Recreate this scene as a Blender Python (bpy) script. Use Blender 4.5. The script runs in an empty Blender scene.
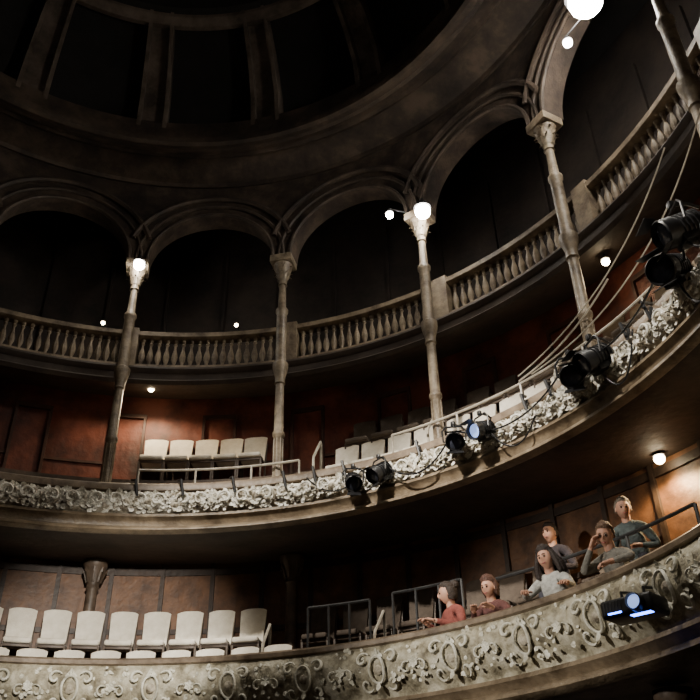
import bpy, bmesh, math, random
from mathutils import Vector, Matrix, noise
random.seed(7)
S=.72; Z0=1.5
CX,CY=3.301,-7.105
F,PI_,RO=828.1,.5780,-.0261
cos,sin,rad=math.cos,math.sin,math.radians
TH0,TH1=-14,194
COLS=[5.8+23.93*k for k in range(8)]
def W(th,r,z):
    a=rad(th); return Vector((r*cos(a)*S,r*sin(a)*S,z*S+Z0))
class MB:
    def __init__(s): s.v=[];s.f=[];s.m=[]
    def add(s,vs,fs,mi=0):
        o=len(s.v); s.v.extend([tuple(v) for v in vs])
        for f in fs: s.f.append(tuple(i+o for i in f)); s.m.append(mi)
    def obj(s,name,mats,smooth=True,parent=None,angle=40,M=None):
        me=bpy.data.meshes.new(name); me.from_pydata(s.v,[],s.f); me.update()
        for m in mats: me.materials.append(m)
        me.polygons.foreach_set('material_index',s.m)
        bm=bmesh.new(); bm.from_mesh(me); bmesh.ops.recalc_face_normals(bm,faces=bm.faces); bm.to_mesh(me); bm.free()
        if smooth:
            me.polygons.foreach_set('use_smooth',[True]*len(me.polygons))
            try: me.set_sharp_from_angle(angle=rad(angle))
            except Exception: pass
        ob=bpy.data.objects.new(name,me); bpy.context.scene.collection.objects.link(ob)
        if parent: ob.parent=parent
        if M is not None: ob.matrix_local=M
        return ob
def revolve(mb,prof,th0,th1,n,mi=0,closed=False,cap=False):
    full=abs(th1-th0)>=359.9
    vs=[];k=len(prof)
    N=n if full else n+1
    for i in range(N):
        th=th0+(th1-th0)*i/n
        for r,z in prof: vs.append(W(th,r,z))
    fs=[]
    kk=k if closed else k-1
    for i in range(n):
        a=i*k;b=((i+1)%N)*k
        for j in range(kk):
            j2=(j+1)%k
            fs.append((a+j,b+j,b+j2,a+j2))
    if cap and not full:
        fs.append(tuple(range(k))); fs.append(tuple((N-1)*k+j for j in range(k)))
    mb.add(vs,fs,mi)
def rbx(mb,th0,th1,r0,r1,z0,z1,mi=0,n=4):
    revolve(mb,[(r0,z0),(r1,z0),(r1,z1),(r0,z1)],th0,th1,n,mi,True,True)
def lathe(mb,o,prof,seg=12,mi=0,M=None):
    vs=[];k=len(prof)
    for i in range(seg):
        a=2*math.pi*i/seg
        for r,z in prof:
            p=Vector((r*cos(a),r*sin(a),z))
            if M: p=M@p
            vs.append(Vector(o)+p)
    fs=[]
    for i in range(seg):
        a=i*k;b=((i+1)%seg)*k
        for j in range(k-1): fs.append((a+j,b+j,b+j+1,a+j+1))
    fs.append(tuple(i*k for i in range(seg))); fs.append(tuple(i*k+k-1 for i in range(seg)))
    mb.add(vs,fs,mi)
def tube(mb,pts,r,seg=6,mi=0,taper=None):
    pts=[Vector(p) for p in pts]; n=len(pts); vs=[]
    up=Vector((0,0,1)); prev=None
    for i,p in enumerate(pts):
        t=(pts[min(i+1,n-1)]-pts[max(i-1,0)]).normalized()
        if prev is None:
            a=t.cross(up)
            if a.length<.1: a=t.cross(Vector((1,0,0)))
            a.normalize()
        else:
            a=prev-t*prev.dot(t); 
            if a.length<1e-5: a=t.orthogonal()
            a.normalize()
        prev=a; b=t.cross(a)
        rr=r if taper is None else r*taper[i]
        for j in range(seg):
            an=2*math.pi*j/seg
            vs.append(p+a*rr*cos(an)+b*rr*sin(an))
    fs=[]
    for i in range(n-1):
        for j in range(seg):
            j2=(j+1)%seg
            fs.append((i*seg+j,i*seg+j2,(i+1)*seg+j2,(i+1)*seg+j))
    fs.append(tuple(range(seg))); fs.append(tuple((n-1)*seg+j for j in range(seg)))
    mb.add(vs,fs,mi)
def rbox(mb,M,size,bev=.01,mi=0,seg=2):
    bm=bmesh.new(); bmesh.ops.create_cube(bm,size=1)
    for v in bm.verts: v.co=Vector((v.co.x*size[0],v.co.y*size[1],v.co.z*size[2]))
    if bev>0: bmesh.ops.bevel(bm,geom=bm.edges[:],offset=bev,segments=seg,affect='EDGES',profile=.5)
    bm.verts.index_update()
    mb.add([M@v.co for v in bm.verts],[[v.index for v in f.verts] for f in bm.faces],mi); bm.free()
T=Matrix.Translation
def RM(a,ax): return Matrix.Rotation(a,4,ax)
def ringM(th,r,z):
    a=rad(th); n=Vector((-cos(a),-sin(a),0))
    t=n.cross(Vector((0,0,1)))
    M=Matrix.Identity(4)
    for i in range(3): M[i][0]=t[i]; M[i][1]=n[i]; M[i][2]=(0,0,1)[i]
    return T(W(th,r,z))@M
# ---------- materials
def mat(name,c1,c2=None,scale=3,rough=.7,bump=0,bscale=None,metal=0,c3=None,detail=6,pos=(.35,.65)):
    m=bpy.data.materials.new(name); m.use_nodes=True; nt=m.node_tree; N=nt.nodes; L=nt.links
    b=N['Principled BSDF']; b.inputs['Roughness'].default_value=rough; b.inputs['Metallic'].default_value=metal
    b.inputs['Base Color'].default_value=(*c1,1)
    tc=N.new('ShaderNodeTexCoord')
    if c2:
        no=N.new('ShaderNodeTexNoise'); no.inputs['Scale'].default_value=scale; no.inputs['Detail'].default_value=detail; no.inputs['Roughness'].default_value=.65
        L.new(tc.outputs['Object'],no.inputs['Vector'])
        cr=N.new('ShaderNodeValToRGB'); cr.color_ramp.elements[0].position=pos[0]; cr.color_ramp.elements[1].position=pos[1]
        cr.color_ramp.elements[0].color=(*c1,1); cr.color_ramp.elements[1].color=(*c2,1)
        if c3:
            e=cr.color_ramp.elements.new((pos[0]+pos[1])/2); e.color=(*c3,1)
        L.new(no.outputs['Fac'],cr.inputs['Fac']); L.new(cr.outputs['Color'],b.inputs['Base Color'])
    if bump:
        n2=N.new('ShaderNodeTexNoise'); n2.inputs['Scale'].default_value=bscale or scale*4; n2.inputs['Detail'].default_value=5
        L.new(tc.outputs['Object'],n2.inputs['Vector'])
        bu=N.new('ShaderNodeBump'); bu.inputs['Strength'].default_value=bump; bu.inputs['Distance'].default_value=.03
        L.new(n2.outputs['Fac'],bu.inputs['Height']); L.new(bu.outputs['Normal'],b.inputs['Normal'])
    return m
def emi(name,c,s):
    m=bpy.data.materials.new(name); m.use_nodes=True; b=m.node_tree.nodes['Principled BSDF']
    b.inputs['Base Color'].default_value=(*c,1); b.inputs['Emission Color'].default_value=(*c,1); b.inputs['Emission Strength'].default_value=s
    return m
M_arch=mat('worn_arch_plaster',(.012,.008,.0055),(.085,.06,.043),2.0,.8,.5,9,c3=(.04,.027,.019))
M_corn=mat('worn_cornice',(.016,.011,.008),(.095,.068,.048),1.6,.7,.5,10,c3=(.045,.031,.022))
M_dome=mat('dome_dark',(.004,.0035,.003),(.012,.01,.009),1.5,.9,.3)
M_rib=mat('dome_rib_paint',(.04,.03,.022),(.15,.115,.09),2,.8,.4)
M_stone=mat('balustrade_stone',(.06,.04,.024),(.26,.2,.13),3,.65,.3,20)
M_colm=mat('column_paint',(.09,.065,.042),(.28,.225,.155),5,.5,.3,30)
M_red=mat('red_distemper_wall',(.03,.007,.004),(.19,.05,.027),1.3,.6,.4,8,c3=(.1,.024,.012))
M_redt=mat('red_wall_trim',(.025,.009,.006),(.075,.03,.018),2,.6,.3)
M_brown=mat('brown_wall',(.02,.012,.008),(.06,.04,.026),2,.7,.3)
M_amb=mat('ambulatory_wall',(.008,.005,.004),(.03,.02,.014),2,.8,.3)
M_wood=mat('orange_wood_panel',(.06,.026,.011),(.17,.077,.032),4,.5,.2)
M_woodt=mat('wood_frame',(.02,.012,.008),(.05,.03,.02),4,.5,.2)
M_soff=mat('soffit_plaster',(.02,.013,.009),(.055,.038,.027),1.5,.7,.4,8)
M_lip=mat('balcony_lip_gilt',(.09,.063,.038),(.27,.21,.14),3,.38,.3,25)
M_pad=mat('handrail_padding',(.09,.062,.04),(.26,.2,.14),4,.45,.2)
M_colb=mat('dark_column_paint',(.04,.027,.018),(.12,.085,.06),4,.5,.2)
M_gold=mat('ornament_ground',(.16,.13,.09),(.68,.62,.5),9,.5,.6,30)
M_cream=mat('plaster_ornament_cream',(.5,.47,.38),(.95,.93,.85),8,.5,.4,50,pos=(.3,.6))
M_green=mat('plaster_ornament_verdigris',(.36,.35,.28),(.9,.89,.79),7,.55,.4,40,pos=(.3,.65),c3=(.7,.68,.57))
M_ggr=mat('front_panel_ground',(.13,.11,.07),(.6,.57,.46),5,.55,.5,30,c3=(.38,.345,.25))
M_floor=mat('floorboards',(.05,.035,.025),(.12,.085,.06),3,.7)
M_iron=mat('black_iron',(.012,.012,.013),(.03,.03,.03),9,.45)
M_pipe=mat('painted_pipe',(.28,.25,.2),(.5,.46,.38),9,.4)
M_seat=mat('cream_canvas',(.66,.6,.49),(.88,.83,.72),5,.8,.2,60)
M_seatk=mat('shaded_canvas',(.05,.035,.025),(.1,.075,.055),5,.8,.2,60)  # seat colour for unlit rows, shade put into the base colour
M_seatd=mat('seat_frame_wood',(.05,.035,.025),(.1,.07,.05),6,.5)
M_case=mat('lamp_housing',(.006,.006,.007),(.016,.016,.018),20,.4)
M_lens=mat('lamp_lens',(.03,.035,.05),(.06,.065,.09),20,.15)
M_bulb=emi('bulb_warm',(1,.95,.86),150)
M_bulbs=emi('bulb_soft',(1,.8,.5),40)
M_blue=emi('blue_led',(.06,.16,1),16)
M_bluelens=emi('blue_lens',(.35,.5,1),1.2)
# ---------- shell
mb=MB(); revolve(mb,[(0.01,-2.08),(11,-2.08),(11,-2.2),(.01,-2.2)],0,360,96,closed=True); mb.obj('floor',[M_floor],False)
mb=MB(); revolve(mb,[(10.8,-2.08),(10.8,16.2),(11,16.2),(11,-2.08)],194,346,60,closed=True); mb.obj('wall_proscenium',[M_brown],False)
mb=MB(); revolve(mb,[(10,-2.08),(10,2.15),(10.2,2.15),(10.2,-2.08)],-14,194,90,closed=True,cap=True); mb.obj('wall_stalls',[M_brown],False)
mb=MB(); revolve(mb,[(10.02,3.36),(10.02,5.9),(10.2,5.9),(10.2,3.36)],-14,194,90,closed=True,cap=True)
for k in range(35):
    th=-14+6*k
    rbx(mb,th,th+.5,9.95,10.02,3.36,5.9,1,1)
    rbx(mb,th+.5,th+6,9.98,10.02,5.6,5.75,1,2); rbx(mb,th+.5,th+6,9.98,10.02,4.4,4.5,1,2)
mb.obj('wall_first_balcony',[M_wood,M_woodt],False)
mb=MB(); revolve(mb,[(10.02,7.36),(10.02,9.88),(10.2,9.88),(10.2,7.36)],-14,194,90,closed=True,cap=True)
for k in range(18):
    th=-9.5+12*k
    for a in (0,4.2):
        rbx(mb,th+a,th+a+.35,9.95,10.02,7.36,9.4,1,1)
    rbx(mb,th,th+4.55,9.95,10.02,9.3,9.4,1,2)
    rbx(mb,th+4.55,th+12,9.98,10.02,8.1,8.16,1,3)
mb.obj('wall_second_balcony',[M_red,M_redt],False)
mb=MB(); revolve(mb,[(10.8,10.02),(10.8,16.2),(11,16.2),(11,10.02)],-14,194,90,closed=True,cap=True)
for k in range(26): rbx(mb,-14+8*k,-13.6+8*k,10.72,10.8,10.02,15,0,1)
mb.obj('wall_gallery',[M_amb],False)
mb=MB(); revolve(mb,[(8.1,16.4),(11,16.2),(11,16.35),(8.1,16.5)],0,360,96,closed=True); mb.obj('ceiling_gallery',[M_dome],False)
# ---------- arcade wall + arches
RA=8.15; RB=8.6
mb=MB()
aw=1.46; ZS=12.5; ZT=15.1
half=23.93/2
for k in range(-1,8):
    c=COLS[0]+23.93*k+half
    s2d=180/math.pi/RA
    m=28
    pts=[(-half,ZS)]+[(-aw*cos(math.pi*i/m)*s2d,ZS+aw*sin(math.pi*i/m)) for i in range(m+1)]+[(half,ZS)]
    vs=[];fs=[]
    for a,z in pts:
        vs+= [W(c+a,RA,z),W(c+a,RA,ZT),W(c+a,RB,z),W(c+a,RB,ZT)]
    for i in range(len(pts)-1):
        a=i*4;b=a+4
        fs+=[(a,b,b+1,a+1),(a+2,a+3,b+3,b+2),(a,a+2,b+2,b)]
    mb.add(vs,fs,0)
    for off,tr,dd in ((.04,.05,.03),(.3,.045,.02),(.55,.07,.04)):
        R=aw+off
        p=[W(c-R*cos(math.pi*i/m)*s2d,RA-dd,ZS+R*sin(math.pi*i/m)) for i in range(m+1)]
        if off>.4: p=p[3:-3]
        tube(mb,p,tr*S,6,1)
revolve(mb,[(RA,ZS-.4),(RA,ZT),(RB,ZT),(RB,ZS-.4)],COLS[7]+23.93,COLS[0]-23.93+360,40,0,True,True)
mb.obj('arcade_wall',[M_arch,M_corn],True)
mb=MB()
revolve(mb,[(8.6,15.1),(8.15,14.92),(8.08,14.9),(8.05,15.0),(7.9,15.05),(7.7,15.1),(7.5,15.25),(7.35,15.3),(7.3,15.1),(7.22,15.05),(7.15,15.1),(7.0,15.08),(6.9,14.98),(6.85,14.86),(6.75,14.86),(6.68,14.78),(6.55,14.74),(6.47,14.78),(6.44,14.9),(6.5,15.05),(6.5,15.45),(6.95,15.5),(6.95,16.4),(8.6,16.4)],0,360,180)
mb.obj('trim_dome_cornice',[M_corn],True)
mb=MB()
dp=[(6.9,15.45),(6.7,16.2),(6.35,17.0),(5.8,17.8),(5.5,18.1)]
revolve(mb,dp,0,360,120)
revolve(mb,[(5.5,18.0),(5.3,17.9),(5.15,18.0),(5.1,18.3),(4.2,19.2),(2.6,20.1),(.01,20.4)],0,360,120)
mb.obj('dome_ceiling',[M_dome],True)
mb=MB()
for k in range(15):
    th=COLS[0]-.5+24*k
    for (h0,h1,dd) in ((-3.1,3.1,.16),(-3.1,-2.2,.34),(2.2,3.1,.34)):
        vs=[];fs=[]
        pr=[(6.72,15.4),(6.6,16.2),(6.25,17.0),(5.7,17.8),(5.4,18.15)]
        for (r,z) in pr:
            for a,d in ((h0,0),(h0,-dd),(h1,-dd),(h1,0)):
                vs.append(W(th+a,r+d+.12,z-.0 if d==0 else z-dd*.4))
        for i in range(len(pr)-1):
            for j in range(4):
                j2=(j+1)%4; fs.append((i*4+j,i*4+j2,i*4+4+j2,i*4+4+j))
        mb.add(vs,fs)
revolve(mb,[(5.65,18.0),(5.6,17.75),(5.45,17.7),(5.3,17.85),(5.2,18.1)],0,360,120)
mb.obj('dome_rib_frame',[M_rib],False)
# ---------- gallery
mb=MB()
revolve(mb,[(9.2,10.02),(8.8,10.02),(8.76,9.95),(8.8,9.88),(8.84,9.85),(8.86,9.72),(8.8,9.66),(8.86,9.58),(9.0,9.6),(10.0,9.88),(10.8,9.95),(10.8,10.02)],TH0,TH1,150,0,True,True)
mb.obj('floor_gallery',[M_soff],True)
mb=MB()
RG=9.02
revolve(mb,[(RG-.14,10.02),(RG-.14,10.12),(RG+.1,10.12),(RG+.1,10.02)],TH0,TH1,150,0,True,True)
revolve(mb,[(RG-.1,10.86),(RG-.16,10.9),(RG-.17,11.0),(RG-.12,11.03),(RG+.12,11.03),(RG+.16,11.0),(RG+.14,10.9),(RG+.1,10.86)],TH0,TH1,150,0,True,True)
bal=[(.055,0),(.055,.05),(.035,.07),(.04,.12),(.07,.22),(.075,.3),(.055,.4),(.03,.5),(.028,.58),(.05,.62),(.03,.66),(.055,.7),(.055,.745)]
bal=[(r*S,z*S) for r,z in bal]
bays=[COLS[0]-23.93]+COLS+[COLS[7]+23.93]
for c in bays[:-1]:
    for j in range(18):
        th=c+1.9+(23.93-3.8)*j/17
        if TH0<th<TH1: lathe(mb,W(th,RG,10.12),bal,8)
for c in bays:
    if TH0+2<c<TH1-2:
        rbx(mb,c-1.2,c+1.2,RG-.18,RG+.17,10.02,11.08,0,3)
mb.obj('gallery_balustrade',[M_stone],True)
# ---------- columns (slender iron posts)
def column(th):
    mb=MB(); o=W(th,8.3,5.92)
    pr=[(.2,0),(.2,.1),(.16,.12),(.16,.55),(.18,.58),(.17,.66),(.12,.72),(.13,.77),(.1,.84),(.1,1.9),(.125,1.93),(.125,2.0),(.1,2.04),(.092,3.15),(.12,3.18),(.105,3.25),(.115,3.35),(.16,3.52),(.17,3.58),(.17,3.68),(.12,3.72),(.11,4.1),(.115,4.3),(.115,5.0),(.14,5.05),(.14,5.12),(.09,5.2),(.08,5.7),(.08,5.8),(.11,5.82),(.09,5.88),(.1,5.95),(.14,6.15),(.2,6.35),(.22,6.38),(.22,6.42)]
    lathe(mb,o,[(r*S,z*S) for r,z in pr],16)
    M=ringM(th,8.3,5.92)
    rbox(mb,M@T((0,0,6.5*S)),(.52*S,.5*S,.2*S),.015)
    for row,(rr,zz,ll) in enumerate(((.09,5.95,.24),(.12,6.1,.26))):
        for q in range(8):
            a=2*math.pi*(q+.5*row)/8
            d=Vector((cos(a),sin(a),0)); side=Vector((-sin(a),cos(a),0))
            vs=[];fs=[]
            for i in range(5):
                t=i/4
                out=rr+.02+.09*t**2*1.2; zz2=zz+ll*(t if t<.8 else .8-(t-.8)*.6)
                w=.045*(1-.75*t**2)
                for sx in (-1,0,1):
                    vs.append(M@((d*(out+(.015 if sx==0 else 0))+side*w*sx+Vector((0,0,zz2)))*S))
            for i in range(4):
                for j in range(2): fs.append((i*3+j,i*3+j+1,i*3+4+j,i*3+3+j))
            mb.add(vs,fs)
    for q in range(8):
        a=2*math.pi*q/8; d=Vector((cos(a),sin(a),0))*.098
        tube(mb,[M@((d+Vector((0,0,.95)))*S),M@((d+Vector((0,0,1.85)))*S)],.015*S,5)
    return mb.obj('iron_column',[M_colm],True)
for c in COLS: column(c)
def lowcol(th,r,z0,z1,name):
    mb=MB(); H=(z1-z0)
    pr=[(.2,0),(.2,.12),(.14,.18),(.12,.3),(.11,H-.6),(.14,H-.55),(.12,H-.5),(.14,H-.4),(.22,H-.15),(.25,H-.1),(.25,H)]
    lathe(mb,W(th,r,z0),[(a*S,b*S) for a,b in pr],14)
    M=ringM(th,r,z0)
    for q in range(8):
        a=2*math.pi*q/8; d=Vector((cos(a),sin(a),0))
        tube(mb,[M@((d*.13+Vector((0,0,H-.45)))*S),M@((d*.2+Vector((0,0,H-.25)))*S),M@((d*.24+Vector((0,0,H-.18)))*S),M@((d*.22+Vector((0,0,H-.26)))*S)],.03*S,5)
    return mb.obj(name,[M_colb],True)
for c in COLS:
    if c>70: lowcol(c+.6,9.73,3.36,5.79,'balcony_support_column')
    lowcol(c,8.4,-2.08,2.05,'balcony_support_column')
# ---------- second balcony
def leaf(mb,M,L,Wd,curl,mi):
    vs=[];fs=[]; n=5
    for i in range(n):
        t=i/(n-1); w=Wd*(math.sin(math.pi*(.18+.78*t)))*(1 if i<n-1 else .5)
        y=L*t*(1-.25*curl*t); z=curl*L*.55*t*t
        for j,sx in enumerate((-1,-.5,0,.5,1)):
            vs.append(M@Vector((w*sx,y+(.1*Wd if j%2 else 0),z+.3*w*(1-abs(sx))+(-.15*w if j%2 else 0))))
    for i in range(n-1):
        for j in range(4): fs.append((i*5+j,i*5+j+1,i*5+6+j,i*5+5+j))
    mb.add(vs,fs,mi)
def faceM(th,r,z,roll):
    a=rad(th); n=Vector((-cos(a),-sin(a),0)); t=Vector((0,0,1)).cross(n)
    M=Matrix.Identity(4)
    for i in range(3): M[i][0]=t[i]; M[i][1]=(0,0,1)[i]; M[i][2]=n[i]
    return T(W(th,r,z))@M@RM(roll,'Z')
mb=MB()
revolve(mb,[(8.3,6.72),(8.1,6.78),(7.93,6.78),(7.89,6.74),(7.89,6.62),(7.97,6.6)],TH0,TH1,220,3)
n=1500;k=14
vs=[];fs=[]
BZ0,BZH=6.6,.47
for i in range(n+1):
    th=TH0+(TH1-TH0)*i/n
    for j in range(k+1):
        t=j/k; z=BZ0-BZH*t; r=7.97-.12*sin(math.pi*t)
        p=W(th,r,z)
        d=abs(noise.noise(p*8))*.16+abs(noise.noise(p*19))*.1
        d*=min(1,6*t,6*(1-t))
        vs.append(W(th,r-d,z))
for i in range(n):
    for j in range(k):
        a=i*(k+1)+j; fs.append((a,a+k+1,a+k+2,a+1))
mb.add(vs,fs,0)
revolve(mb,[(7.97,6.13),(7.86,6.12),(7.84,6.06),(7.88,6.03),(7.92,5.98),(7.93,5.9),(7.86,5.86),(7.8,5.83),(7.79,5.78),(7.83,5.75),(7.95,5.74)],TH0,TH1,220,1)
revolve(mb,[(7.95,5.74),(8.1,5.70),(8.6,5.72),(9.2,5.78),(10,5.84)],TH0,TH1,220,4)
for sg in range(5200):
    th=random.uniform(TH0,TH1); t=random.uniform(.1,.9); z=BZ0-BZH*t
    M=faceM(th,7.92-.13*sin(math.pi*t),z,random.uniform(-math.pi,math.pi))
    q=random.uniform(.05,.11)*S
    leaf(mb,M,q,q*random.uniform(.35,.6),random.uniform(.2,1.1),2)
th=TH0+1
while th<TH1-1:
    for sg in (-1,1):
        P=[]
        for i in range(17):
            a=i/16*5.2; rr=.15-.11*i/16
            P.append(W(th+sg*(.16+rr*cos(a))*57.3/7.8,7.75,6.36+rr*sin(a)*1.1))
        tube(mb,P,.022*S,5,2)
    th+=5.98
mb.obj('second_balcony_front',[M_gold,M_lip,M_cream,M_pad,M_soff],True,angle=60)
mb=MB()
revolve(mb,[(8.05,5.92),(8.6,5.92),(8.6,6.5),(9.05,6.5),(9.05,7.35),(10.2,7.35),(10.2,5.92)],TH0,TH1,120,0,True,True); mb.obj('floor_second_balcony',[M_floor],False)
# ---------- first balcony
mb=MB()
revolve(mb,[(7.75,3.3),(7.6,3.36),(7.4,3.36),(7.35,3.32),(7.36,3.26),(7.42,3.24)],TH0,TH1,220,3)
n=1000;k=14;vs=[];fs=[]
def rA(t): return 7.42-.16*sin(math.pi*min(1,t*1.1))+.12*t
for i in range(n+1):
    th=TH0+(TH1-TH0)*i/n
    for j in range(k+1):
        t=j/k; z=3.24-.78*t
        p=W(th,7.4,z); d=(abs(noise.noise(p*6))*.06+abs(noise.noise(p*17))*.06)*min(1,6*t,6*(1-t))
        vs.append(W(th,rA(t)-d,z))
for i in range(n):
    for j in range(k):
        a=i*(k+1)+j; fs.append((a,a+k+1,a+k+2,a+1))
mb.add(vs,fs,0)
revolve(mb,[(7.54,2.46),(7.4,2.44),(7.38,2.38),(7.44,2.34),(7.5,2.28),(7.42,2.24),(7.4,2.18),(7.5,2.12),(8,2.1),(10,2.16),(10,2.2)],TH0,TH1,220,1)
def curveA(c,pts,r,mi=2,taper=None,dep=.08):
    P=[]
    for s,h in pts:
        t=(3.24-(2.85+h))/.78; t=max(0,min(1,t))
        P.append(W(c+math.degrees(s/7.4),rA(t)-dep,2.85+h))
    tube(mb,P,r*S,6,mi,taper)
def spiral(cx,cy,r0,r1,a0,a1,n=22):
    return [(cx+(r0+(r1-r0)*i/n)*cos(a0+(a1-a0)*i/n),cy+(r0+(r1-r0)*i/n)*sin(a0+(a1-a0)*i/n)) for i in range(n+1)]
c=TH0+3
while c<TH1-3:
    curveA(c,[(.13*cos(q*math.pi/12),.19*sin(q*math.pi/12)) for q in range(25)],.022,2)
    lathe(mb,(0,0,0),[(.0001,.05*S),(.04*S,.04*S),(.07*S,.015*S),(.08*S,0)],12,4,faceM(c,7.3,2.85,0))
    for sg in (-1,1):
        tp=[.5+.7*sin(math.pi*i/22) for i in range(23)]
        curveA(c,[(x*sg,y) for x,y in spiral(.25,.16,.12,.03,2.6,-3.0)],.024,2,tp)
        curveA(c,[(x*sg,y) for x,y in spiral(.22,-.2,.1,.03,-2.6,3.0)],.02,2,tp)
    for q in range(5):
        a=(q-2)*.5
        leaf(mb,faceM(c+math.degrees(-.1*sin(a)/7.3),7.28,3.03,a),.16*S,.04*S,.7,2)
    leaf(mb,faceM(c,7.3,2.65,math.pi),.14*S,.04*S,.7,2)
    for sg in (-1,1):
        curveA(c,[(x*sg,y) for x,y in spiral(.52,-.05,.1,.02,1.0,6.0)],.016,2,tp)
    for q in range(30):
        s=random.uniform(.25,1.1); h=random.uniform(-.34,.34)
        q2=random.uniform(.04,.09)*S
        leaf(mb,faceM(c+math.degrees(s/7.4),7.3,2.85+h,random.uniform(-3,3)),q2,q2*.5,random.uniform(.2,.9),2)
    cc=c+5.1
    for q in range(6):
        leaf(mb,faceM(cc,7.27,2.87,q*math.pi/3),.1*S,.035*S,.6,2)
    c+=10.2
mb.obj('first_balcony_front',[M_ggr,M_lip,M_green,M_pad,M_gold],True,angle=60)
mb=MB()
revolve(mb,[(7.5,2.35),(8.6,2.35),(8.6,2.85),(8.82,2.85),(8.82,3.35),(10.2,3.35),(10.2,2.25),(7.6,2.2)],TH0,TH1,120,0,True,True); mb.obj('floor_first_balcony',[M_floor],False)
# ---------- pipe rails
def arcpts(a,b,r,z,n=60): return [W(a+(b-a)*i/n,r,z) for i in range(n+1)]
mb=MB()
tube(mb,arcpts(-10,60,8.12,7.25),.026*S,6)
for th in range(-10,61,10): tube(mb,[W(th,8.12,6.76),W(th,8.12,7.25)],.022*S,6)
tube(mb,arcpts(74,97,8.12,7.15,30),.026*S,6); 
for th in (74,81,89,97): tube(mb,[W(th,8.12,6.76),W(th,8.12,7.15)],.022*S,6)
mb.obj('safety_handrail',[M_pipe])
def steprail(th,z,dz):
    mb=MB()
    a=W(th,8.35,z); b=W(th,8.8,z+dz)
    tube(mb,[a,a+Vector((0,0,1.3*S)),a+Vector((0,0,1.36*S))+(b-a)*.05,b+Vector((0,0,1.36*S))-(b-a)*.05,b+Vector((0,0,1.3*S)),b],.028*S,6)
    mb.obj('aisle_handrail',[M_pipe])
steprail(72.5,5.92,.58); steprail(55.5,5.92,.58); steprail(36,5.92,.58); steprail(79,2.35,.5); steprail(64.5,2.35,.5)
def crossrail(a,b,r,z0,z1,m=None):
    mb=MB()
    tube(mb,arcpts(a,b,r,z1,24),.028*S,6); tube(mb,arcpts(a,b,r,(z0+z1)/2,24),.02*S,6)
    for i in range(4):
        th=a+(b-a)*i/3; tube(mb,[W(th,r,z0),W(th,r,z1)],.026*S,6)
    mb.obj('row_guard_rail',[m or M_iron])
crossrail(24,50,8.68,2.85,4.3); crossrail(54,63,8.7,2.85,4.45); crossrail(66,74,8.7,2.85,4.4)
# ---------- chairs
def chairmesh(nm,m0):
    mb=MB()
    rbox(mb,T((0,.02,.44)),(.36,.40,.08),.03,0,3)
    vs=[];fs=[];nx=8;nz=6
    for side in (0,1):
        for i in range(nx+1):
            for j in range(nz+1):
                t=j/nz; hw=.165+.022*t
                x=(-1+2*i/nx)*hw
                top=.985-.04*abs(x/hw)**3
                z=.47+(top-.47)*t
                y=-.18-.10*t+ .04*(x/.2)**2 -(.045 if side else 0)*(.4+.6*math.sin(math.pi*min(1,max(0,t*.9+.08))))
                vs.append((x,y,z))
    st=(nx+1)*(nz+1)
    for i in range(nx):
        for j in range(nz):
            a=i*(nz+1)+j; fs.append((a,a+nz+1,a+nz+2,a+1)); fs.append((st+a,st+a+1,st+a+nz+2,st+a+nz+1))
    for j in range(nz):
        fs.append((j,j+1,st+j+1,st+j)); a=nx*(nz+1)+j; fs.append((a,a+1,st+a+1,st+a))
    for i in range(nx):
        a=i*(nz+1); fs.append((a,a+nz+1,st+a+nz+1,st+a)); a+=nz; fs.append((a,a+nz+1,st+a+nz+1,st+a))
    mb.add(vs,fs,0)
    for sx in (-1,1):
        rbox(mb,T((sx*.18,.16,.2)),(.03,.03,.4),.005,1)
        rbox(mb,T((sx*.18,-.17,.2)),(.03,.03,.4),.005,1)
        rbox(mb,T((sx*.18,-.0,.4)),(.03,.36,.03),.005,1)
        rbox(mb,T((sx*.18,-.24,.62))@RM(.2,'X'),(.02,.03,.46),.005,1)
    rbox(mb,T((0,.16,.38)),(.34,.025,.04),.005,1)
    o=mb.obj(nm,[m0,M_seatd],True); me=o.data; bpy.data.objects.remove(o); return me
chm=chairmesh('theatre_chair',M_seat); chk=chairmesh('theatre_chair_shaded',M_seatk)  # second mesh is the same chair, darkened to stand in for shade
def chair(th,r,z,me=None,jit=1):
    o=bpy.data.objects.new('theatre_chair',me or chm); bpy.context.scene.collection.objects.link(o)
    o.matrix_world=ringM(th,r,z)@RM(rad(random.uniform(-2,2)*jit),'Z')
th=82.3
while th<128: chair(th,9.14,3.36); th+=3.85
th=77.0
while th<126:
    if abs(th-79)>1: chair(th,8.05,2.36)
    th+=4.3
for th in (62,66,70,74): chair(th,9.3,3.36,chk)
for th in (27,39,47,51,55): chair(th,9.3,3.36,chk)
for th in (11,15,19,23): chair(th,9.2,3.36,chm)
for th in (-8,-4,0,4,8,12,16,20): chair(th,8.05,2.36,chm)
th=83.5
while th<99.5: chair(th,9.5,7.36); th+=3.3
for a,b in ((57.5,70),(38,53),(8,34)):
    th=a
    while th<b: chair(th,9.5,7.36,chk); chair(th+1.2,8.78+.1,6.51); th+=3.7
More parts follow.
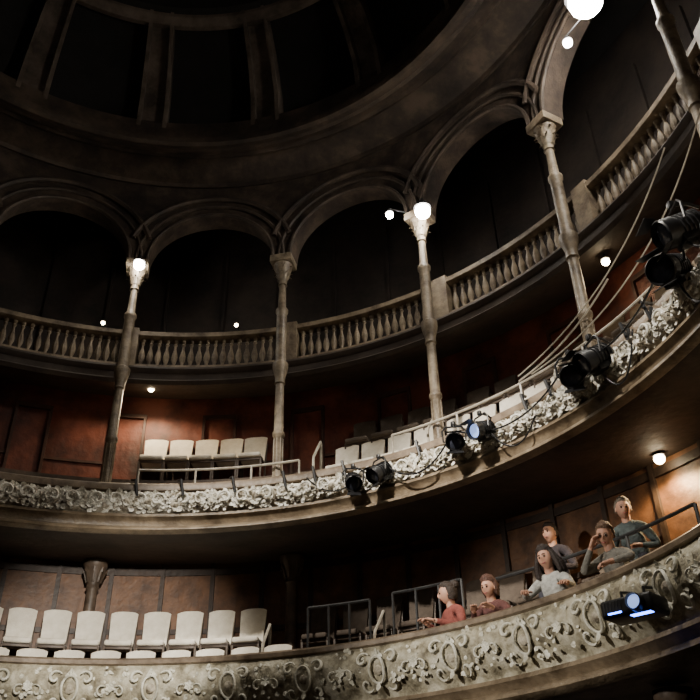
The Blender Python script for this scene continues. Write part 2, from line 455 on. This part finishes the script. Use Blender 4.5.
# ---------- house lamps
def lamp(th,r,z,power,rd,m=M_bulb,col=(1,.9,.75),arm=None,mode=0):
    o=W(th,r,z); mb=MB()
    pr=[(.0005,-rd)]+[(rd*sin(math.pi*i/8),-rd*cos(math.pi*i/8)) for i in range(1,8)]+[(.0005,rd)]
    lathe(mb,o,pr,14,0)
    lathe(mb,o+Vector((0,0,rd*.5)),[(rd*1.15,0),(rd*1.1,rd*.3),(rd*.7,rd*.8),(rd*.35,rd*1.0),(rd*.3,rd*1.6),(.01,rd*1.65)],14,1)
    e=W(th,r+.3,z) if arm is None else W(*arm)
    tube(mb,[o+Vector((0,0,rd*1.9)),o+Vector((0,0,rd*2.2)),e],.012,6,1)
    ob=mb.obj('house_lamp',[m,M_case])
    l=bpy.data.lights.new('house_lamp_light','SPOT' if mode else 'POINT'); l.energy=power; l.color=col; l.shadow_soft_size=rd
    lo=bpy.data.objects.new('house_lamp_light',l); bpy.context.scene.collection.objects.link(lo)
    n_=(W(th,0,z)-o).normalized()
    if mode==1: l.spot_size=rad(165); l.spot_blend=.5; lo.location=o+Vector((0,0,-rd*2.2))
    elif mode==2:
        l.spot_size=rad(178); l.spot_blend=.6; lo.location=o+n_*rd*2.5+Vector((0,0,-rd*1.5))
        lo.rotation_euler=(n_*.8+Vector((0,0,-1))).to_track_quat('-Z','Y').to_euler()
    else: lo.location=o+n_*rd*3+Vector((0,0,-rd))
    lo.parent=ob
lamp(101,7.85,12.15,40,.09,mode=2)
lamp(51.1,7.85,12.10,70,.12,arm=(53,8.1,12.3),mode=2)
lamp(57.2,7.85,12.47,14,.06,arm=(54.5,8.1,12.5))
lamp(13.7,7.85,13.09,150,.22,arm=(11,8.1,13.3),mode=2)
lamp(19,7.85,12.87,26,.06,arm=(15,8.1,13.3))
lamp(30.6,9.3,9.5,14,.055,M_bulbs,(1,.75,.45),(30.6,9.3,9.72),1)
lamp(106.2,10.0,11.89,1.0,.035,M_bulbs,(1,.7,.4),(106.2,10.7,12))
lamp(87.4,10.0,11.99,1.5,.035,M_bulbs,(1,.8,.5),(87.4,10.7,12.1))
lamp(97.8,9.2,9.66,100,.05,M_bulbs,(1,.78,.5),(97.8,9.3,9.75),1)
lamp(31.8,9.7,5.72,130,.065,M_bulbs,(1,.7,.36),(31.8,9.7,5.85),1)
# ---------- stage lights
def stage_light(th,r,z,yaw,pitch,sc=1,lens=None,hang=.28):
    e=bpy.data.objects.new('stage_light',None); bpy.context.scene.collection.objects.link(e)
    e.matrix_world=ringM(th,r,z)
    B=RM(yaw,'Z')@RM(pitch,'X')
    mb=MB()
    R=RM(-math.pi/2,'X')
    lathe(mb,(0,0,0),[(.03*sc,-.2*sc),(.085*sc,-.19*sc),(.105*sc,-.15*sc),(.105*sc,.05*sc),(.12*sc,.06*sc),(.12*sc,.15*sc),(.11*sc,.16*sc),(.1*sc,.12*sc)],16,0,B@R)
    for i in range(5):
        y=(-.15+.04*i)*sc
        lathe(mb,(0,0,0),[(.105*sc,y),(.117*sc,y+.004*sc),(.117*sc,y+.01*sc),(.105*sc,y+.014*sc)],16,0,B@R)
    rbox(mb,B@T((0,-.04*sc,-.11*sc)),(.15*sc,.2*sc,.06*sc),.01)
    lathe(mb,(0,0,0),[(.001,.135*sc),(.06*sc,.13*sc),(.1*sc,.115*sc)],16,1,B@R)
    for k in (0,2):
        M=B@RM(k*math.pi/2,'Y')@T((0,.16*sc,.11*sc))@RM(.25,'X')@T((0,.045*sc,0))
        vs=[M@Vector(v) for v in ((-.085*sc,-.045*sc,0),(.085*sc,-.045*sc,0),(.1*sc,.045*sc,0),(-.1*sc,.045*sc,0),(-.085*sc,-.045*sc,.004),(.085*sc,-.045*sc,.004),(.1*sc,.045*sc,.004),(-.1*sc,.045*sc,.004))]
        mb.add(vs,[(0,1,2,3),(4,5,6,7),(0,1,5,4),(1,2,6,5),(2,3,7,6),(3,0,4,7)],0)
    mb.obj('housing',[M_case,lens or M_lens],parent=e,M=Matrix.Identity(4))
    mb=MB(); Y=RM(yaw,'Z')
    tube(mb,[Y@Vector(p) for p in ((-.12*sc,0,0),(-.14*sc,0,0),(-.145*sc,0,.14*sc),(-.1*sc,0,.2*sc),(.1*sc,0,.2*sc),(.145*sc,0,.14*sc),(.14*sc,0,0),(.12*sc,0,0))],.012*sc,6)
    tube(mb,[Vector((0,0,.2*sc)),Vector((0,0,.24*sc)),Vector((0,-hang*.6,.27*sc)),Vector((0,-hang,.24*sc))],.014*sc,6)
    rbox(mb,T((0,-.0,.24*sc)),(.05*sc,.05*sc,.06*sc),.008)
    mb.obj('yoke_and_clamp',[M_case],parent=e,M=Matrix.Identity(4))
for (th,z,yaw,p,sc,ln) in ((64.2,6.22,.5,-.6,.95,None),(60.2,6.28,-.4,-.6,.95,None),(48.2,6.4,.6,-.5,1,None),(43.9,6.4,-.2,-.35,.95,M_bluelens),(28.6,6.45,.7,-.6,1.15,None),(25.0,6.45,-.2,-.5,1.15,None),(10.4,6.65,.5,-.5,1.25,None),(7.2,6.95,-.1,-.4,1.25,None)):
    stage_light(th,7.58,z,yaw,p,sc,ln)
mb=MB()
def sag(a,ra,za,b,rb,zb,s,r=.012,n=24):
    tube(mb,[W(a+(b-a)*i/n,ra+(rb-ra)*i/n,za+(zb-za)*i/n-s*4*(i/n)*(1-i/n)) for i in range(n+1)],r,5)
sag(48,7.65,6.6,30,7.65,6.75,.35); sag(30,7.65,6.7,11,7.65,7.0,.3); sag(60,7.65,6.5,49,7.65,6.6,.45); sag(44,7.65,6.6,36,7.8,6.5,.6,.01)
sag(26,7.6,6.8,20,7.8,6.6,.8,.01); sag(11,7.6,7.0,5,7.7,6.8,1.0,.012); sag(64,7.65,6.3,72,7.8,6.6,.25,.01); sag(8,7.6,7.1,1,7.7,7.2,.7,.012)
mb.obj('power_cable',[M_case])
mb=MB()
sag(40,8.1,7.3,24,8.1,8.0,.1,.012); sag(40,8.1,7.4,10,8.05,8.9,.15,.009); sag(38,8.1,7.3,3,8.05,8.6,.25,.009)
mb.obj('overhead_wire',[M_pipe])
mb=MB()
for th in (71,75.5,83,90.5,97,66.5,55,38,34,21,17):
    tube(mb,[W(th,7.85,6.7),W(th-.6,7.72,6.45),W(th-.2,7.7,6.75),W(th+.6,7.95,6.85)],.02,6)
mb.obj('rigging_bracket',[M_case])
# projector
e=bpy.data.objects.new('video_projector',None); bpy.context.scene.collection.objects.link(e); e.matrix_world=ringM(20.9,6.93,2.62)@RM(.45,'Z')
mb=MB()
rbox(mb,T((0,0,0)),(.46,.32,.15),.03,0,3)
lathe(mb,(0,0,0),[(.06,.15),(.075,.16),(.07,.23),(.062,.235),(.055,.2)],16,0,T((-.1,0,0))@RM(-math.pi/2,'X'))
lathe(mb,(0,0,0),[(.001,.225),(.03,.222),(.056,.205)],16,1,T((-.1,0,0))@RM(-math.pi/2,'X'))
for i in range(6): rbox(mb,T((.04+.03*i,.162,0)),(.012,.006,.1),.002,0,1)
rbox(mb,T((.1,.166,-.045)),(.12,.006,.014),.002,2,1); rbox(mb,T((-.1,.1,-.078)),(.18,.06,.006),.002,2,1)
mb.obj('body',[M_case,M_bluelens,M_blue],parent=e,M=Matrix.Identity(4))
mb=MB()
tube(mb,[(-.1,-.02,.07),(-.1,-.02,.16),(-.1,-.24,.2)],.014,6); tube(mb,[(.1,-.02,.07),(.1,-.02,.16),(.1,-.24,.2)],.014,6)
rbox(mb,T((0,-.02,.1)),(.3,.05,.02),.004)
mb.obj('bracket',[M_case],parent=e,M=Matrix.Identity(4))
# ---------- people
M_skin=mat('skin',(.46,.24,.165),(.54,.31,.22),8,.6)
M_eye=mat('eye_dark',(.03,.02,.015),rough=.2); M_lipm=mat('lips',(.32,.09,.08),rough=.4)
M_white=mat('teeth',(.8,.78,.72),rough=.3)
def hd(d):
    x,y,z=d
    X=.076*x;Y=.095*y;Z=.118*z
    if z<0: X*=1-.38*(-z)**1.5; Y*=1-.08*(-z)
    if y>0:
        g=lambda cx,cz,s:math.exp(-(((x-cx)/s)**2+((z-cz)/(s*1.3))**2))
        Y+=.024*math.exp(-((x/.14)**2+((z+.12)/.2)**2))+.006*math.exp(-((x/.1)**2+((z-.1)/.2)**2))
        Y-=.010*(g(.36,.08,.2)+g(-.36,.08,.2)); Y+=.005*math.exp(-((z-.28)/.12)**2)*y
        Y+=.008*math.exp(-((x/.3)**2+((z+.5)/.12)**2))+.008*math.exp(-((x/.3)**2+((z+.88)/.15)**2))
    return Vector((X,Y,Z))
def sph(fn,nu=28,nv=20):
    vs=[];fs=[]
    for j in range(nv+1):
        p=math.pi*j/nv
        for i in range(nu):
            a=2*math.pi*i/nu; vs.append(fn((sin(p)*cos(a),sin(p)*sin(a),cos(p))))
    for j in range(nv):
        for i in range(nu):
            i2=(i+1)%nu; fs.append((j*nu+i,j*nu+i2,(j+1)*nu+i2,(j+1)*nu+i))
    return vs,fs
def skinmesh(name,joints,edges,radii,mt,parent,sub=2):
    me=bpy.data.meshes.new(name); me.from_pydata([tuple(j) for j in joints],edges,[]); me.materials.append(mt)
    ob=bpy.data.objects.new(name+'_tmp',me); bpy.context.scene.collection.objects.link(ob)
    ob.modifiers.new('s','SKIN'); sv=me.skin_vertices[0].data
    for i,r in enumerate(radii): sv[i].radius=(r,r) if not isinstance(r,tuple) else r; sv[i].use_root=(i==0)
    ob.modifiers.new('u','SUBSURF').levels=sub
    dg=bpy.context.evaluated_depsgraph_get(); dg.update()
    m2=bpy.data.meshes.new_from_object(ob.evaluated_get(dg)); bpy.data.objects.remove(ob)
    m2.polygons.foreach_set('use_smooth',[True]*len(m2.polygons))
    if not m2.materials: m2.materials.append(mt)
    o=bpy.data.objects.new(name,m2); bpy.context.scene.collection.objects.link(o); o.parent=parent; o.matrix_local=Matrix.Identity(4)
    return o
PS=1.02
def person(name,th,r,z,turn,lean,cloth,haircol,hair='short',elb=None,hnd=None,hy=0,hp=0,hr=0,trous=(.03,.03,.04),glasses=False,sc=PS,pz=.5):
    e=bpy.data.objects.new(name,None); bpy.context.scene.collection.objects.link(e); e.matrix_world=ringM(th,r,z)@RM(turn,'Z')@Matrix.Scale(sc,4)
    mc=mat(name+'_cloth',tuple(c*.6 for c in cloth),cloth,14,.9,.5,40); mt=mat(name+'_trousers',trous,rough=.85); mh=mat(name+'_hair',tuple(c*.5 for c in haircol),haircol,60,.6,.6,90)
    P=Vector((0,-.02,pz)); 
    def up(h,side=0): return P+Vector((side,sin(lean)*h,cos(lean)*h))
    J=[P,up(.16),up(.32),up(.46),up(.53)]
    sh=[up(.44,-.155),up(.44,.155)]
    J+= [up(.46,-.07),sh[0],Vector(elb[0]),Vector(hnd[0]),up(.46,.07),sh[1],Vector(elb[1]),Vector(hnd[1])]
    E=[(0,1),(1,2),(2,3),(3,4),(3,5),(5,6),(6,7),(7,8),(3,9),(9,10),(10,11),(11,12)]
    Rr=[(.15,.11),(.135,.1),(.15,.11),(.1,.085),.055,.075,.062,.043,.03,.075,.062,.043,.03]
    skinmesh('torso_and_sleeves',J,E,Rr,mc,e)
    kn=[(-.12,.27,.5),(.12,.27,.5)]; an=[(-.12,.18,.09),(.12,.18,.09)]
    L=[P+Vector((0,0,-.02))]; 
    for s,k_,a_ in ((-1,kn[0],an[0]),(1,kn[1],an[1])):
        L+=[P+Vector((s*.09,0,-.03)),Vector(k_),Vector(a_),Vector(a_)+Vector((0,.12,-.045))]
    skinmesh('trousers_and_shoes',L,[(0,1),(1,2),(2,3),(3,4),(0,5),(5,6),(6,7),(7,8)],[.12,.09,.062,.045,.035,.09,.062,.045,.035],mt,e)
    for s in (0,1):
        w_=Vector(hnd[s]); d=(w_-Vector(elb[s])).normalized()
        sd=d.cross(Vector((0,0,1)));
        if sd.length<.1: sd=Vector((1,0,0))
        sd.normalize(); nn=sd.cross(d)
        tv=1 if s==0 else -1
        mb=MB()
        M=Matrix.Identity(4)
        for i in range(3): M[i][0]=sd[i];M[i][1]=d[i];M[i][2]=nn[i]
        M=T(w_)@M
        rbox(mb,M@T((0,.05,0)),(.075,.09,.03),.012,0,3)
        tube(mb,[M@Vector((0,-.04,0)),M@Vector((0,.02,0))],.026,8)
        for q,(fx,fl) in enumerate(((-.028,.062),(-.01,.075),(.01,.07),(.028,.055))):
            pts=[M@Vector((fx,.08,0)),M@Vector((fx*1.1,.08+fl*.45,-.004)),M@Vector((fx*1.15,.08+fl*.75,-.018)),M@Vector((fx*1.15,.08+fl*.9,-.036))]
            tube(mb,pts,.0095,6,0,[1,1,.9,.6])
        tube(mb,[M@Vector((tv*.03,.02,0)),M@Vector((tv*.058,.05,-.006)),M@Vector((tv*.066,.085,-.014))],.011,6,0,[1.1,1,.7])
        mb.obj('hand',[M_skin],parent=e,M=Matrix.Identity(4))
    nb=up(.5); hc=up(.53)+Vector((0,.03,.125))
    HM=T(hc)@RM(hy,'Z')@RM(hp,'X')@RM(hr,'Y')
    mb=MB()
    tube(mb,[nb,nb*.5+hc*.5+Vector((0,-.01,0)),hc],.052,10)
    vs,fs=sph(lambda d:HM@hd(d)); mb.add(vs,fs,0)
    for s in (-1,1):
        c0=Vector((s*.027,.083,.010))
        vs,fs=sph(lambda d:HM@(c0+Vector(d)*.0105),10,8); mb.add(vs,fs,1)
        tube(mb,[HM@Vector((s*.012,.095,.03)),HM@Vector((s*.028,.095,.034)),HM@Vector((s*.043,.085,.028))],.004,5,4)
        c1=Vector((s*.077,-.005,-.005)); vs,fs=sph(lambda d:HM@(c1+Vector((d[0]*.008,d[1]*.018,d[2]*.03))),10,8); mb.add(vs,fs,0)
    tube(mb,[HM@Vector((-.025,.088,-.052)),HM@Vector((0,.097,-.058)),HM@Vector((.025,.088,-.052))],.006,6,2,[.5,1,.5])
    if glasses:
        for s in (-1,1): tube(mb,[HM@Vector((s*.028+.02*cos(q*.785),.104,.01+.016*sin(q*.785))) for q in range(9)],.0025,5,1)
    mb.obj('head',[M_skin,M_eye,M_lipm,M_white,mh],parent=e,M=Matrix.Identity(4),angle=80)
    def hf(d):
        x,y,z=d
        cov = (z>.42+ (.15 if y>.5 else 0)) or (y<.12 and z>(-.75 if hair!='short' else -.35)) 
        n_=noise.noise(Vector((x*5,y*5,z*5)))*.014
        k=1.13 if cov else .86
        v=Vector((.078*x,.098*y,.12*z))*k
        if cov: v+=Vector(d)*(n_+ (.018 if hair in('long','curly') else .005))
        return HM@(v+Vector((0,-.006,.006)))
    mb=MB(); vs,fs=sph(hf,28,22); mb.add(vs,fs,0)
    if hair=='long':
        for q in range(30):
            a=math.pi*(1.0+ (q-14.5)/14.5*.6)+math.pi/2
            x=cos(a);y=sin(a)
            jx=random.uniform(-.018,.018)
            p=[HM@Vector((.07*x,.08*y-.01,.08)),HM@Vector((.1*x,.105*y-.01,0)),HM@Vector((.122*x+jx,.12*y-.02,-.08)),HM@Vector((.128*x+jx,.115*y-.02,-.15)),HM@Vector((.11*x,.1*y-.02,-.2))]
            tube(mb,p,.026,6,0,[.6,1,1.1,1,.4])
    if hair=='bun':
        c2=Vector((0,-.1,.085)); vs,fs=sph(lambda d:HM@(c2+Vector(d)*(.055+.006*noise.noise(Vector(d)*4))),14,10); mb.add(vs,fs,0)
    mb.obj('hair',[mh],parent=e,M=Matrix.Identity(4),angle=80)
    return e
RL=(3.40-2.36)*S/PS
person('woman_in_red_top',52.0,8.1,2.38,-.5,.3,(.26,.07,.055),(.04,.025,.018),'bun',hnd=[(-.1,.4,RL+.05),(.16,.36,RL+.08)],elb=[(-.24,.14,.72),(.25,.14,.72)],hy=-.5,hp=-.15)
person('child_in_dark_red_top',47.2,8.1,2.36,.2,.38,(.12,.045,.04),(.1,.04,.025),'curly',hnd=[(-.1,.42,RL+.1),(.12,.42,RL+.1)],elb=[(-.22,.2,.75),(.22,.2,.75)],hy=-.2,hp=-.2,sc=.98)
person('woman_in_white_top',38.8,8.1,2.40,.1,.34,(.5,.5,.47),(.03,.018,.014),'long',hnd=[(-.34,.44,RL+.02),(.12,.46,RL+.02)],elb=[(-.27,.22,.78),(.26,.24,.78)],hy=.1,hp=-.1,hr=.15,sc=1.05)
person('man_leaning_on_rail',30.2,8.1,2.44,.1,.42,(.2,.19,.165),(.16,.09,.05),'short',hnd=[(-.16,.42,RL+.04),(.09,.36,.98)],elb=[(-.28,.26,.82),(.2,.4,.76)],hy=.4,hp=-.4,hr=-.1,glasses=True)
person('man_in_dark_jacket',43.7,9.2,3.36,.1,.15,(.045,.035,.04),(.03,.02,.015),'short',hnd=[(-.1,.26,.66),(.1,.26,.66)],elb=[(-.25,.06,.66),(.25,.06,.66)],hy=-.1,pz=.46)
person('person_in_teal_jacket',34.6,9.3,3.36,.3,.42,(.07,.09,.09),(.2,.16,.12),'short',hnd=[(-.12,.28,.6),(.12,.28,.6)],elb=[(-.26,.1,.62),(.26,.1,.62)],hy=.5,hp=-.2,pz=.44)
# ---------- added fill lights, unseen (stage side)
def pl(name,loc,e,size=.3,col=(1,.9,.78)):
    l=bpy.data.lights.new(name,'POINT'); l.energy=e; l.color=col; l.shadow_soft_size=size
    o=bpy.data.objects.new(name,l); bpy.context.scene.collection.objects.link(o); o.location=loc
def spot(name,loc,tgt,e,ang,blend=.6,size=.15,col=(1,.92,.8)):
    l=bpy.data.lights.new(name,'SPOT'); l.energy=e; l.color=col; l.shadow_soft_size=size; l.spot_size=rad(ang); l.spot_blend=blend
    o=bpy.data.objects.new(name,l); bpy.context.scene.collection.objects.link(o); o.location=loc
    o.rotation_euler=(Vector(tgt)-Vector(loc)).to_track_quat('-Z','Y').to_euler()
pl('fill_light',W(-70,5,9),75,.5)  # added soft fill to lift the dark interior, not a fixture
spot('fill_spot',W(-100,2,12.5),W(50,7.9,6.2),7500,30,1)  # this and the spots below are added to brighten balcony fronts and chairs
spot('fill_spot',W(100,1,12.5),W(80,7.9,6.1),3000,34,1)
spot('fill_spot',W(-20,2,12.5),W(15,7.9,6.5),2800,44,1)
spot('fill_spot',W(-60,6.0,5.5),W(98,8.5,3.9),5600,22,.8)
spot('fill_spot',W(-150,5,4.5),W(45,7.4,2.8),2800,30,1)
# ---------- camera, world
w=bpy.data.worlds.new('World'); bpy.context.scene.world=w; w.use_nodes=True
w.node_tree.nodes['Background'].inputs[0].default_value=(.02,.02,.022,1)
cam=bpy.data.cameras.new('camera'); co=bpy.data.objects.new('camera',cam); bpy.context.scene.collection.objects.link(co)
cam.sensor_width=36; cam.lens=F/700*36; cam.clip_start=.05
co.matrix_world=T((CX*S,CY*S,Z0))@RM(math.pi/2+PI_,'X')@RM(RO,'Z')
bpy.context.scene.camera=co
